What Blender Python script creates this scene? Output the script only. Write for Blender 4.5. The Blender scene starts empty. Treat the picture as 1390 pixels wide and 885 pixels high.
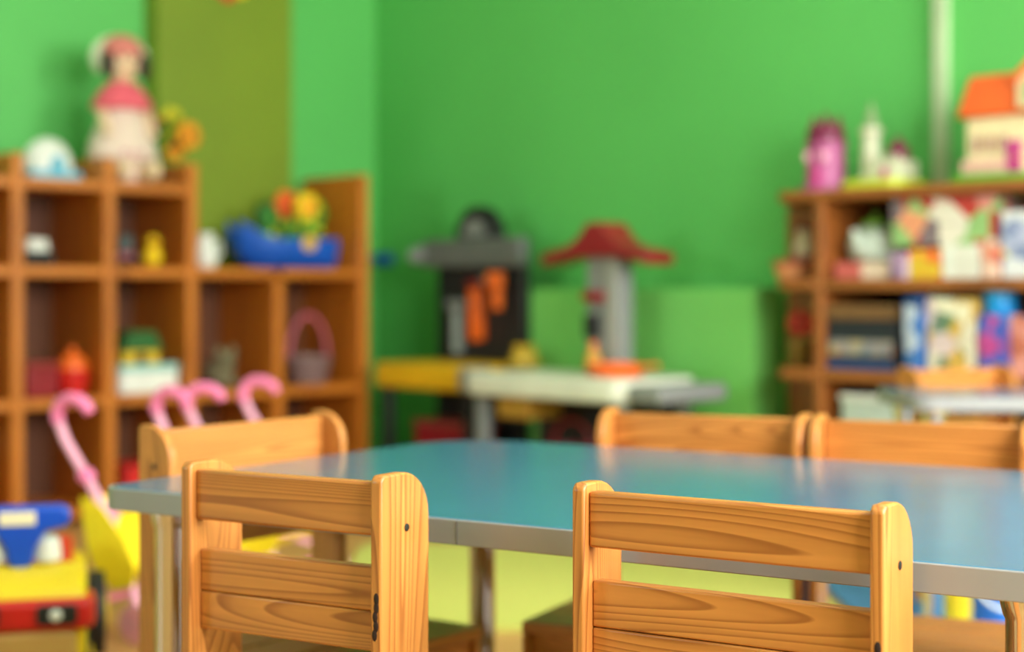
import bpy, bmesh, math, random
from mathutils import Vector, Matrix
random.seed(7)
C = bpy.context.scene.collection
R = math.radians

# ------------------------------------------------------------------ camera, world, light
FPX, HOR, CX, EYE = 2200.0, 395.0, 695.0, 0.79      # focal length and horizon row in photo pixels
cd = bpy.data.cameras.new('camera'); cam = bpy.data.objects.new('camera', cd); C.objects.link(cam)
cam.location = (0, 0, EYE); cam.rotation_euler = (R(90), 0, 0)
cd.sensor_width = 36; cd.lens = 36 * FPX / 1390; cd.shift_y = -(442.5 - HOR) / 1390
cd.dof.use_dof = True; cd.dof.focus_distance = 1.68; cd.dof.aperture_fstop = 2.3
cd.clip_start = 0.05
sc = bpy.context.scene; sc.camera = cam
sc.view_settings.view_transform = 'Standard'; sc.view_settings.look = 'None'
sc.view_settings.gamma = 1; sc.view_settings.use_curve_mapping = False
sc.view_settings.exposure = 0.08
w = bpy.data.worlds.new('sky'); sc.world = w; w.use_nodes = True
bg = w.node_tree.nodes['Background']; bg.inputs[0].default_value = (.80, .90, 1, 1); bg.inputs[1].default_value = 1.2

# room frame: corner K, u runs along the left wall into the corner, v along the back wall to the right
U = Vector((.7205, .6935)); V = Vector((.6935, -.7205)); K = Vector((-.586, 6.97))
ROOM_A, ROOM_B, ROOM_H = 6.3, 7.6, 2.9
RU = math.atan2(U.y, U.x); RV = math.atan2(V.y, V.x)
def room(a, b, z=0):                     # a metres from the left wall, b metres from the back wall
    p = K + V * a - U * b
    return Vector((p.x, p.y, z))
WIN = [(0.25, 1.75), (2.2, 3.7)]      # window openings of wall_right (metres from the back wall)
def area(name, loc, to, sx, sy, energy, col):
    l = bpy.data.lights.new(name, 'AREA'); l.shape = 'RECTANGLE'; l.size = sx; l.size_y = sy
    l.energy = energy; l.color = col
    o = bpy.data.objects.new(name, l); C.objects.link(o); o.location = loc
    o.rotation_euler = (Vector(to) - Vector(loc)).to_track_quat('-Z', 'Y').to_euler()
    return o
WIN_W, FRONT_W, FILL_W = 126, 54, 1
WINF = [(0.5, 2.0)]                 # window openings of wall_front (metres from the left wall)
FILL_PANELS = [(a, b) for a in (1.3, 3.3, 5.2) for b in (1.4, 3.6)]
for i, (b0, b1) in enumerate(WIN):
    p = room(ROOM_A - .03, (b0 + b1) / 2, 1.7)
    q = room(ROOM_A - 1.03, (b0 + b1) / 2, 1.5)
    area('window_daylight', p, q, b1 - b0 - .12, 1.55, WIN_W, (1.0, .975, .96))
for (a0, a1) in WINF:
    area('window_daylight', room((a0 + a1) / 2, ROOM_B - .03, 1.7), room((a0 + a1) / 2, ROOM_B - 1.03, 1.5), a1 - a0 - .12, 1.55, FRONT_W, (.94, .97, 1.0))
for (a, b) in FILL_PANELS:       # overhead fill light, added without a known source
    p = room(a, b, ROOM_H - .075)
    area('added_fill_light', p, p - Vector((0, 0, 1)), .56, .56, FILL_W, (1.0, .95, .86))

# ------------------------------------------------------------------ materials
def lin(c):
    f = lambda x: x / 12.92 if x <= .04045 else ((x + .055) / 1.055) ** 2.4
    return tuple(f(v / 255) for v in c) + (1,)
MATS = {}
def mat(name, rgb, rough=.5, var=.08, scale=9, metal=0, spec=.5, emit=0, coat=0):
    if name in MATS: return MATS[name]
    m = bpy.data.materials.new(name); m.use_nodes = True; nt = m.node_tree; N = nt.nodes; L = nt.links
    b = N['Principled BSDF']; b.inputs['Roughness'].default_value = rough; b.inputs['Metallic'].default_value = metal
    b.inputs['Specular IOR Level'].default_value = spec
    if coat: b.inputs['Coat Weight'].default_value = coat; b.inputs['Coat Roughness'].default_value = .12
    tc = N.new('ShaderNodeTexCoord'); nz = N.new('ShaderNodeTexNoise'); nz.inputs['Scale'].default_value = scale
    nz.inputs['Detail'].default_value = 4; L.new(tc.outputs['Object'], nz.inputs['Vector'])
    rp = N.new('ShaderNodeValToRGB'); c = lin(rgb)
    rp.color_ramp.elements[0].position = .3; rp.color_ramp.elements[1].position = .7
    rp.color_ramp.elements[0].color = tuple(x * (1 - var) for x in c[:3]) + (1,)
    rp.color_ramp.elements[1].color = tuple(min(1, x * (1 + var)) for x in c[:3]) + (1,)
    L.new(nz.outputs['Fac'], rp.inputs['Fac']); L.new(rp.outputs['Color'], b.inputs['Base Color'])
    if emit:
        L.new(rp.outputs['Color'], b.inputs['Emission Color']); b.inputs['Emission Strength'].default_value = emit
    MATS[name] = m; return m
def wood(name, light, dark, axis='X', rough=.38, rings=9.0, stretch=.11, nscale=9.0, line=.5):
    """pine: contour lines of a noise stretched along the grain axis"""
    if name in MATS: return MATS[name]
    m = bpy.data.materials.new(name); m.use_nodes = True; nt = m.node_tree; N = nt.nodes; L = nt.links
    b = N['Principled BSDF']; b.inputs['Roughness'].default_value = rough
    tc = N.new('ShaderNodeTexCoord'); oi = N.new('ShaderNodeObjectInfo')
    mp = N.new('ShaderNodeMapping'); s = [1, 1, 1]; s['XYZ'.index(axis)] = stretch; mp.inputs['Scale'].default_value = s
    ad = N.new('ShaderNodeVectorMath'); ad.operation = 'ADD'
    ml = N.new('ShaderNodeMath'); ml.operation = 'MULTIPLY'; ml.inputs[1].default_value = 17.3
    L.new(oi.outputs['Random'], ml.inputs[0]); L.new(tc.outputs['Object'], mp.inputs['Vector'])
    L.new(mp.outputs['Vector'], ad.inputs[0]); L.new(ml.outputs[0], ad.inputs[1])
    n1 = N.new('ShaderNodeTexNoise'); n1.inputs['Scale'].default_value = nscale; n1.inputs['Detail'].default_value = 1.2
    L.new(ad.outputs[0], n1.inputs['Vector'])
    m2 = N.new('ShaderNodeMath'); m2.operation = 'MULTIPLY'; m2.inputs[1].default_value = rings
    L.new(n1.outputs['Fac'], m2.inputs[0])
    fr = N.new('ShaderNodeMath'); fr.operation = 'FRACT'; L.new(m2.outputs[0], fr.inputs[0])
    rp = N.new('ShaderNodeValToRGB'); e = rp.color_ramp.elements
    lc, dc = lin(light), lin(dark)
    mid = tuple(lc[i] * (1 - line * .35) + dc[i] * line * .35 for i in range(3)) + (1,)
    lo = tuple(lc[i] * (1 - line) + dc[i] * line for i in range(3)) + (1,)
    e[0].position = 0; e[0].color = lc; e[1].position = 1; e[1].color = lc
    for p, cc in ((.62, mid), (.86, lo), (.93, lo)):
        k = e.new(p); k.color = cc
    L.new(fr.outputs[0], rp.inputs['Fac'])
    n2 = N.new('ShaderNodeTexNoise'); n2.inputs['Scale'].default_value = 60; n2.inputs['Detail'].default_value = 3
    L.new(ad.outputs[0], n2.inputs['Vector'])
    mx = N.new('ShaderNodeMixRGB'); mx.blend_type = 'MULTIPLY'; mx.inputs['Fac'].default_value = .35
    L.new(rp.outputs['Color'], mx.inputs[1])
    r2 = N.new('ShaderNodeValToRGB'); r2.color_ramp.elements[0].color = (.55, .5, .42, 1); r2.color_ramp.elements[1].color = (1, 1, 1, 1)
    r2.color_ramp.elements[0].position = .3; r2.color_ramp.elements[1].position = .65
    L.new(n2.outputs['Fac'], r2.inputs['Fac']); L.new(r2.outputs['Color'], mx.inputs[2])
    L.new(mx.outputs['Color'], b.inputs['Base Color'])
    bp = N.new('ShaderNodeBump'); bp.inputs['Strength'].default_value = .12; bp.inputs['Distance'].default_value = .002
    L.new(fr.outputs[0], bp.inputs['Height']); L.new(bp.outputs['Normal'], b.inputs['Normal'])
    MATS[name] = m; return m
def printed(name, cols, scale=14, rough=.35):
    """printed cardboard: flat patches of several inks"""
    if name in MATS: return MATS[name]
    m = bpy.data.materials.new(name); m.use_nodes = True; nt = m.node_tree; N = nt.nodes; L = nt.links
    b = N['Principled BSDF']; b.inputs['Roughness'].default_value = rough
    tc = N.new('ShaderNodeTexCoord'); vo = N.new('ShaderNodeTexVoronoi'); vo.inputs['Scale'].default_value = scale
    L.new(tc.outputs['Object'], vo.inputs['Vector'])
    sp = N.new('ShaderNodeSeparateColor'); L.new(vo.outputs['Color'], sp.inputs['Color'])
    rp = N.new('ShaderNodeValToRGB'); rp.color_ramp.interpolation = 'CONSTANT'; e = rp.color_ramp.elements
    e[0].color = lin(cols[0]); e[0].position = 0; e[1].position = 1 - 1 / len(cols); e[1].color = lin(cols[-1])
    for i, c in enumerate(cols[1:-1], 1):
        k = e.new(i / len(cols)); k.color = lin(c)
    L.new(sp.outputs[0], rp.inputs['Fac']); L.new(rp.outputs['Color'], b.inputs['Base Color'])
    MATS[name] = m; return m

PINE = {a: wood('pine_' + a.lower(), (214, 141, 68), (132, 62, 14), a, .36, 58, .07, 8, .62) for a in 'XYZ'}
SHELF = {a: wood('shelf_wood_' + a.lower(), (206, 120, 30), (146, 72, 10), a, .45, 7, .10, 6, .5) for a in 'XYZ'}
SHELF_BACK = wood('shaded_back_board', (104, 56, 18), (70, 34, 8), 'Z', .6, 6, .1, 5, .5)  # darker wood, puts the shade inside the cubbies into the panel colour
DSHELF = {a: wood('brown_shelf_wood_' + a.lower(), (168, 98, 40), (112, 56, 16), a, .45, 7, .10, 6, .5) for a in 'XYZ'}
GREEN = mat('green_wall_paint', (92, 187, 92), .62, .04, 1.6)
LIME = mat('lime_paint', (118, 138, 24), .6, .06, 2.5)
WHITE = mat('white_plastic', (232, 232, 226), .4)
CREAM = mat('cream_plastic', (238, 226, 190), .45)
GREY = mat('grey_plastic', (128, 132, 132), .45)
DGREY = mat('dark_plastic', (30, 32, 34), .45)
BLACK = mat('black_rubber', (16, 16, 17), .6)
RED = mat('red_plastic', (214, 30, 28), .35)
DRED = mat('dark_red_plastic', (140, 22, 34), .4)
ORANGE = mat('orange_plastic', (240, 104, 26), .4)
YELLOW = mat('yellow_plastic', (250, 206, 18), .38)
BLUE = mat('blue_plastic', (14, 86, 190), .35)
SKY = mat('light_blue_plastic', (90, 176, 206), .4)
PINK = mat('pink_plastic', (250, 130, 180), .35)
PALEPINK = mat('pale_pink_plastic', (250, 176, 204), .35)
MAGENTA = mat('magenta_plastic', (190, 60, 130), .4)
PURPLE = mat('deep_purple_plastic', (112, 14, 60), .4)
LEAF = mat('leaf_green', (74, 160, 36), .5)
DLEAF = mat('dark_green_plastic', (34, 96, 34), .5)
YLIME = mat('yellow_green_plastic', (196, 208, 50), .45)
CHROME = mat('chrome', (206, 210, 214), .12, .01, 3, 1)
KNOT = mat('dark_knot_wood', (44, 20, 8), .8, .3, 60)
HOLE = mat('dark_bolt', (24, 16, 12), .5)

# ------------------------------------------------------------------ mesh helpers
class MB:
    def __init__(s): s.v = []; s.f = []
    def add(s, vs, fs):
        o = len(s.v); s.v += [tuple(p) for p in vs]; s.f += [tuple(i + o for i in f) for f in fs]; return s
    def box(s, x0, x1, y0, y1, z0, z1, M=None):
        vs = [Vector((x, y, z)) for z in (z0, z1) for (x, y) in ((x0, y0), (x1, y0), (x1, y1), (x0, y1))]
        if M: vs = [M @ p for p in vs]
        return s.add(vs, [(3, 2, 1, 0), (4, 5, 6, 7), (0, 1, 5, 4), (1, 2, 6, 5), (2, 3, 7, 6), (3, 0, 4, 7)])
    def lathe(s, prof, c=(0, 0, 0), seg=24, sx=1, sy=1, M=None):
        vs = []; n = len(prof)
        for (r, z) in prof:
            for k in range(seg):
                a = 2 * math.pi * k / seg
                p = Vector((c[0] + r * math.cos(a) * sx, c[1] + r * math.sin(a) * sy, c[2] + z))
                vs.append(M @ p if M else p)
        fs = [(i * seg + k, i * seg + (k + 1) % seg, (i + 1) * seg + (k + 1) % seg, (i + 1) * seg + k) for i in range(n - 1) for k in range(seg)]
        fs += [tuple(reversed(range(seg))), tuple((n - 1) * seg + k for k in range(seg))]
        return s.add(vs, fs)
    def ell(s, c, r, seg=20, rings=12, M=None):
        prof = [(max(math.sin(math.pi * i / rings), .002), -math.cos(math.pi * i / rings)) for i in range(rings + 1)]
        vs = []
        for (q, z) in prof:
            for k in range(seg):
                a = 2 * math.pi * k / seg
                p = Vector((q * math.cos(a) * r[0], q * math.sin(a) * r[1], z * r[2]))
                if M: p = M @ p
                vs.append(p + Vector(c))
        fs = [(i * seg + k, i * seg + (k + 1) % seg, (i + 1) * seg + (k + 1) % seg, (i + 1) * seg + k) for i in range(rings) for k in range(seg)]
        fs += [tuple(reversed(range(seg))), tuple(rings * seg + k for k in range(seg))]
        return s.add(vs, fs)
    def tube(s, pts, r, seg=12, closed=False):
        pts = [Vector(p) for p in pts]; n = len(pts); rr = r if isinstance(r, (list, tuple)) else [r] * n
        vs = []; up = None
        for i, p in enumerate(pts):
            a = pts[(i - 1) % n] if (closed or i > 0) else p
            b = pts[(i + 1) % n] if (closed or i < n - 1) else p
            d = (b - a).normalized()
            if up is None:
                up = Vector((0, 0, 1)) if abs(d.z) < .9 else Vector((1, 0, 0))
            x = d.cross(up).normalized(); up = x.cross(d).normalized()
            for k in range(seg):
                t = 2 * math.pi * k / seg
                vs.append(p + (x * math.cos(t) + up * math.sin(t)) * rr[i])
        m = n if closed else n - 1
        fs = [(i * seg + k, i * seg + (k + 1) % seg, ((i + 1) % n) * seg + (k + 1) % seg, ((i + 1) % n) * seg + k) for i in range(m) for k in range(seg)]
        if not closed: fs += [tuple(reversed(range(seg))), tuple((n - 1) * seg + k for k in range(seg))]
        return s.add(vs, fs)
    def prism(s, poly, axis, a0, a1, M=None):
        """polygon in the two remaining axes (in xyz order), extruded along axis"""
        def mk(p, a):
            q = {'X': (a, p[0], p[1]), 'Y': (p[0], a, p[1]), 'Z': (p[0], p[1], a)}[axis]
            q = Vector(q); return M @ q if M else q
        n = len(poly)
        vs = [mk(p, a0) for p in poly] + [mk(p, a1) for p in poly]
        fs = [tuple(range(n)), tuple(range(2 * n - 1, n - 1, -1))] + [(i, i + n, (i + 1) % n + n, (i + 1) % n) for i in range(n)]
        return s.add(vs, fs)
    def build(s, name, m, parent=None, bevel=0, smooth=True, seg=2, label=None, remesh=0):
        me = bpy.data.meshes.new(name); me.from_pydata(s.v, [], s.f)
        bm = bmesh.new(); bm.from_mesh(me); bmesh.ops.recalc_face_normals(bm, faces=bm.faces); bm.to_mesh(me); bm.free()
        if smooth:
            me.polygons.foreach_set('use_smooth', [True] * len(me.polygons)); me.set_sharp_from_angle(angle=R(40))
        me.materials.append(m)
        o = bpy.data.objects.new(name, me); C.objects.link(o)
        if parent: o.parent = parent
        if remesh:
            k = o.modifiers.new('remesh', 'REMESH'); k.mode = 'VOXEL'; k.voxel_size = remesh; k.use_smooth_shade = True
            k = o.modifiers.new('smooth', 'SMOOTH'); k.factor = .5; k.iterations = 6
        if bevel:
            k = o.modifiers.new('bevel', 'BEVEL'); k.width = bevel; k.segments = seg; k.limit_method = 'ANGLE'; k.angle_limit = R(40)
        if label: o['label'] = label
        return o
def Bx(*a, **k): return MB().box(*a, **k)
def tag(o, label, cat, group=None):
    o['label'] = label; o['category'] = cat
    if group: o['group'] = group
    return o
def thing(name, label, cat, loc=(0, 0, 0), rz=0, group=None):
    o = bpy.data.objects.new(name, None); C.objects.link(o); o.empty_display_size = .05
    o.location = loc; o.rotation_euler = (0, 0, rz)
    return tag(o, label, cat, group)
def struct(o): o['kind'] = 'structure'; return o
def copy_tree(o, parent=None):
    c = o.copy(); C.objects.link(c); c.parent = parent
    for ch in [k for k in o.children]: copy_tree(ch, c)
    return c
def rrect(x0, x1, y0, y1, r, n=8):
    pts = []; q = r if isinstance(r, (tuple, list)) else (r,) * 4
    for (cx, cy, a, r) in ((x1 - q[0], y0 + q[0], -90, q[0]), (x1 - q[1], y1 - q[1], 0, q[1]), (x0 + q[2], y1 - q[2], 90, q[2]), (x0 + q[3], y0 + q[3], 180, q[3])):
        for i in range(n + 1):
            t = R(a + 90 * i / n); pts.append((cx + r * math.cos(t), cy + r * math.sin(t)))
    return pts
def rot(axis, deg, at=(0, 0, 0)):
    at = Vector(at); return Matrix.Translation(at) @ Matrix.Rotation(R(deg), 4, axis) @ Matrix.Translation(-at)
def hit(px, P0, d):                       # where a line on the ground plan meets the ray of a photo column
    k = (px - CX) / FPX
    return (k * P0.y - P0.x) / (d.x - k * d.y)

# ------------------------------------------------------------------ the room
def room_box(name, a0, a1, b0, b1, z0, z1, m, parent=None, bevel=0):
    vs = [room(a, b, z) for z in (z0, z1) for (a, b) in ((a0, b0), (a1, b0), (a1, b1), (a0, b1))]
    return MB().add(vs, [(3, 2, 1, 0), (4, 5, 6, 7), (0, 1, 5, 4), (1, 2, 6, 5), (2, 3, 7, 6), (3, 0, 4, 7)]).build(name, m, parent, bevel, smooth=False)
FLOORM = wood('floor_laminate', (216, 164, 100), (180, 124, 66), 'X', .4, 5, .12, 3, .4)
CEIL = mat('ceiling_white', (240, 240, 236), .8, .02)
struct(room_box('floor', -.1, ROOM_A + .1, -.1, ROOM_B + .1, -.06, 0, FLOORM))
struct(room_box('ceiling', -.1, ROOM_A + .1, -.1, ROOM_B + .1, ROOM_H, ROOM_H + .1, CEIL))
struct(room_box('wall_left', -.12, 0, -.12, ROOM_B, 0, ROOM_H, GREEN))
struct(room_box('wall_back', 0, ROOM_A, -.12, 0, 0, ROOM_H, GREEN))
wr = MB()
def rb(mb, a0, a1, b0, b1, z0, z1):
    vs = [room(a, b, z) for z in (z0, z1) for (a, b) in ((a0, b0), (a1, b0), (a1, b1), (a0, b1))]
    mb.add(vs, [(3, 2, 1, 0), (4, 5, 6, 7), (0, 1, 5, 4), (1, 2, 6, 5), (2, 3, 7, 6), (3, 0, 4, 7)])
rb(wr, ROOM_A, ROOM_A + .12, -.12, ROOM_B + .12, 0, .85); rb(wr, ROOM_A, ROOM_A + .12, -.12, ROOM_B + .12, 2.55, ROOM_H)
bs = [-.12] + [x for w_ in WIN for x in w_] + [ROOM_B + .12]
for i in range(0, len(bs), 2): rb(wr, ROOM_A, ROOM_A + .12, bs[i], bs[i + 1], .85, 2.55)
struct(wr.build('wall_right', GREEN, smooth=False))
wf = MB(); rb(wf, 0, ROOM_A, ROOM_B, ROOM_B + .12, 0, .85); rb(wf, 0, ROOM_A, ROOM_B, ROOM_B + .12, 2.55, ROOM_H)
aa = [0] + [x for w_ in WINF for x in w_] + [ROOM_A]
for i in range(0, len(aa), 2): rb(wf, aa[i], aa[i + 1], ROOM_B, ROOM_B + .12, .85, 2.55)
struct(wf.build('wall_front', GREEN, smooth=False))
FRAME = mat('window_white', (240, 240, 238), .4)
for i, (b0, b1) in enumerate(WIN):
    f = MB()
    for (x0, x1, z0, z1) in ((b0, b0 + .06, .85, 2.55), (b1 - .06, b1, .85, 2.55), (b0 + .06, b1 - .06, .85, .91), (b0 + .06, b1 - .06, 2.49, 2.55), ((b0 + b1) / 2 - .03, (b0 + b1) / 2 + .03, .91, 2.49)):
        rb(f, ROOM_A + .03, ROOM_A + .09, x0, x1, z0, z1)
    o = struct(f.build('window_%d' % (i + 1), FRAME, smooth=False))
    room_box('window_sill', ROOM_A - .14, ROOM_A - .001, b0 - .05, b1 + .05, .81, .845, FRAME, o)
for i, (a0, a1) in enumerate(WINF):
    f = MB()
    for (x0, x1, z0, z1) in ((a0, a0 + .06, .85, 2.55), (a1 - .06, a1, .85, 2.55), (a0 + .06, a1 - .06, .85, .91), (a0 + .06, a1 - .06, 2.49, 2.55), ((a0 + a1) / 2 - .03, (a0 + a1) / 2 + .03, .91, 2.49)):
        rb(f, x0, x1, ROOM_B + .03, ROOM_B + .09, z0, z1)
    o = struct(f.build('window_%d' % (i + 3), FRAME, smooth=False))
    room_box('window_sill', a0 - .05, a1 + .05, ROOM_B - .14, ROOM_B - .001, .81, .845, FRAME, o)
# lime pilaster on the left wall, with small paper flower hung high on it
FS = Vector((-1.611, 5.29))               # front line of the left shelf: FS + t*U
wall_b = lambda px: (K - (K - U * hit(px, K, -U))).dot(U)
b_far, b_near = wall_b(378), wall_b(196)
struct(room_box('trim_1', 0, .09, b_far, b_near, 0, ROOM_H, LIME))
struct(room_box('baseboard_left', 0, .018, b_near, ROOM_B, 0, .07, WHITE))
struct(room_box('baseboard_back', .02, ROOM_A, 0, .018, 0, .07, WHITE))
a_strip = hit(1281, K, V)
struct(room_box('trim_2', a_strip - .021, a_strip + .021, 0, .03, .07, ROOM_H, mat('cream_trunking', (180, 200, 160), .5)))
FILL_GLOW = mat('fill_panel_glow', (255, 248, 235), .5, .01, 3, emit=.6)  # faint glow for the added fill panels
for (a, b) in FILL_PANELS:  # unseen ceiling panels, added to fill the room with light
    t = thing('added_fill_panel', 'square white glowing ceiling panel, added as fill light', 'added fill light', room(a, b, ROOM_H - .06), RV, 'added fill panels')
    Bx(-.32, .32, -.32, .32, .02, .06).build('frame', FRAME, t, .004); Bx(-.29, .29, -.29, .29, 0, .019).build('diffuser', FILL_GLOW, t)
# play rugs
def rug(name, label, X0, X1, Y0, Y1, m):
    t = tag(MB().prism(rrect(X0, X1, Y0, Y1, .08), 'Z', 0.001, .012).build(name, m), label, 'rug'); return t
rug('play_rug', 'plain yellow-green play rug on the floor beyond the blue table', -.46, .80, 3.75, 5.0, mat('lime_rug', (208, 206, 104), .95, .1, 70))
tag(MB().prism([(.83, 2.9), (1.55, 2.9), (1.55, 4.15), (1.28, 4.42), (.83, 4.42)], 'Z', .001, .012).build('play_rug', mat('blue_rug', (84, 146, 196), .95, .1, 70)), 'plain blue play rug on the floor beside the yellow-green rug', 'rug')

# ------------------------------------------------------------------ wooden chairs
def make_chair(label, w_, left, right, h=.5875, z_seat=.26, depth=.33, group='wooden nursery chairs', Pd=.095, slat_h=.059):
    """left/right: ground points under the rear edge of the back posts as seen by someone sitting the other way round
       (local x = left to right from behind, local y = forward over the seat)"""
    l, r_ = Vector(left), Vector(right); mid = (l + r_) / 2; d = (r_ - l)
    t = thing('nursery_chair', label, 'chair', (mid.x, mid.y, 0), math.atan2(d.y, d.x), group)
    W = w_ / 2; T = .0145; P = Pd
    def post(x0):
        rr = .052; n = 8
        poly = [(0, 0), (P, 0)] + [(P - rr + rr * math.cos(R(90 * i / n)), h - rr + rr * math.sin(R(90 * i / n))) for i in range(n + 1)] + [(.006, h), (0, h - .006)]
        return MB().prism(poly, 'X', x0, x0 + T).build('back_post', PINE['Z'], t, .0025)
    pl = post(-W); pr = post(W - T)
    for sx in (-1, 1):
        xo = sx * W
        M = Matrix.Translation((xo, P * .52, h - .062)) @ Matrix.Rotation(R(90), 4, 'Y')
        MB().lathe([(.0045, -.0016), (.0045, .0008), (.002, .0012)], seg=14, M=M).build('bolt', HOLE, pl if sx < 0 else pr)
    xi = W - T - .0005
    MB().box(-xi, xi, .010, .028, h - .009 - slat_h, h - .009).build('slat', PINE['X'], t, .003)
    MB().box(-xi, xi, .018, .036, h - .153, h - .104).build('slat', PINE['X'], t, .0022)
    MB().box(-xi, xi, .018, .036, h - .198, h - .1538).build('slat', PINE['X'], t, .0022)
    # knot: a torn dark hollow at the rear inner edge of one post
    kn = MB(); random.seed(3)
    for i in range(5):
        kn.ell((W - T + .0075 + random.uniform(-.003, .003), .003, h - .175 + i * .010), (.0055, .0042, .010), 10, 8)
    kn.build('knot', KNOT, pr)
    # seat of three boards, rails and front legs
    y0 = .004 + P; 
    for i in range(3):
        a = y0 + (depth - P) * i / 3; b = y0 + (depth - P) * (i + 1) / 3 - .002
        Bx(-W + .0, W - .0, a, b, z_seat - .02, z_seat).build('seat_board', PINE['X'], t, .003)
    for sx in (-1, 1):
        x0 = -W if sx < 0 else W - T
        Bx(x0 + .001, x0 + T - .001, P, depth - .046, z_seat - .07, z_seat - .0205).build('side_rail', PINE['Y'], t, .002)
        Bx(x0, x0 + T, depth - .045, depth, 0, z_seat - .0205).build('front_leg', PINE['Z'], t, .003)
        Bx(x0 + .002, x0 + T - .002, P, depth - .046, .09, .125).build('stretcher', PINE['Y'], t, .002)
    Bx(-xi, xi, depth - .03, depth - .01, z_seat - .065, z_seat - .0205).build('apron', PINE['X'], t, .002)
    Bx(-xi, xi, .025, .043, z_seat - .075, z_seat - .022).build('apron', PINE['X'], t, .002)
    return t
def px_pt(px, D): return Vector(((px - CX) / FPX * D, D))
def line_pts(px0, D0, px1, D1): return px_pt(px0, D0), px_pt(px1, D1)
dc = EYE - .5875
# two chairs with their backs to the camera
a, b = px_pt(776, dc * FPX / (655.5 - HOR)), px_pt(1200, dc * FPX / (687 - HOR))
make_chair('wide pine nursery chair with strongly grained slats, its back away from the blue table', (b - a).length, a, b, Pd=.084)
a, b = px_pt(245, dc * FPX / (627 - HOR)), px_pt(517, dc * FPX / (646.5 - HOR))
make_chair('narrow pine nursery chair beside the chrome corner leg of the blue table', (b - a).length, a, b)
# chairs across the table face the camera: "left" seen from behind is the photo's right
hf = EYE - .2115; dcf = .2115
def far_chair(label, pxl, Dl, pxr, Dr, h, Pd=.085, sd=.40):
    l, r_ = px_pt(pxl, Dl), px_pt(pxr, Dr)          # front edges of the posts
    d = (r_ - l).normalized(); back = Vector((-d.y, d.x)) * Pd
    return make_chair(label, (r_ - l).length, r_ + back, l + back, h, Pd=Pd, slat_h=.08, depth=sd)
far_chair('pine nursery chair behind the blue table, standing in front of the green low cabinet', 808, 2.89, 1086, 2.733, hf)
far_chair('pine nursery chair behind the blue table, standing in front of the brown toy shelf', 1097, 2.728, 1397, 2.585, hf)
far_chair('pine nursery chair at the blue table end, in front of pink strollers', 230, 2.42, 471, 2.735, .5875, .07, .355)

# ------------------------------------------------------------------ blue table
TOPM = mat('blue_laminate', (60, 116, 146), .17, .05, 14, spec=.6)
BAND = mat('grey_edge_band', (152, 152, 152), .35, .05, 8)
def table(label, org, ang, L_, W_, h, r, legs, seam=None, zb=0):
    t = thing('nursery_table', label, 'table', (org[0], org[1], zb), ang)
    MB().prism(rrect(.004, L_ - .004, .004, W_ - .004, r), 'Z', h - .026, h).build('tabletop', TOPM, t, .002)
    out, inn = rrect(0, L_, 0, W_, r), rrect(.0045, L_ - .0045, .0045, W_ - .0045, [k - .0045 for k in r])
    n = len(out); vs = []
    for z in (h - .031, h - .0008):
        vs += [(p[0], p[1], z) for p in out]; 
        vs += [(p[0], p[1], z) for p in inn]
    fs = []
    for i in range(n):
        j = (i + 1) % n
        fs += [(i, j, j + 2 * n, i + 2 * n), (i + n, i + 3 * n, j + 3 * n, j + n), (i + 2 * n, j + 2 * n, j + 3 * n, i + 3 * n), (i, i + n, j + n, j)]
    bnd = MB().add(vs, fs).build('edge_band', BAND, t, .0012)
    if seam is not None:
        Bx(seam - .0008, seam + .0008, -.0007, .002, h - .030, h - .002).build('band_joint', mat('joint_grey', (110, 110, 108), .5), bnd)
    Bx(.13, L_ - .13, .14, .16, h - .05, h - .0265).build('apron', GREY, t, .002)
    Bx(.09, L_ - .09, W_ - .16, W_ - .14, h - .05, h - .0265).build('apron', GREY, t, .002)
    for (x, y) in legs:
        lg = MB().lathe([(.0235, .012), (.0235, h - .06), (.026, h - .055), (.031, h - .034), (.031, h - .0265)], (x, y, 0), 28).build('leg', CHROME, t)
        MB().lathe([(.022, 0), (.027, .001), (.027, .011), (.0235, .0115)], (x, y, 0), 28).build('foot', DGREY, lg)
    return t
A = px_pt(165, 594 / (663 - HOR)); B = px_pt(1390, 594 / (775.5 - HOR)); e = (B - A).normalized(); n_ = Vector((-e.y, e.x))
org = A - e * .05
sx = hit(620, A, e) + .05
table('long blue-topped nursery table with grey edge and chrome legs, wooden chairs around it', org, math.atan2(e.y, e.x), 1.37, .885, .52, (.08, .09, .15, .04),
      [(.075, .07), (.105, .81), (1.255, .07), (1.255, .81)], sx)
table('small pale blue nursery table in front of the brown toy shelf', (.897, 3.62), 0, .62, .40, .54, (.05, .05, .05, .05), [(.06, .06), (.06, .34), (.56, .06), (.56, .34)], zb=.0125)
ch = far_chair('pine nursery chair tucked behind the small table by the brown toy shelf', 1248, 4.06, 1381, 4.20, .585, sd=.30); ch.location.z = .0125

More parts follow.
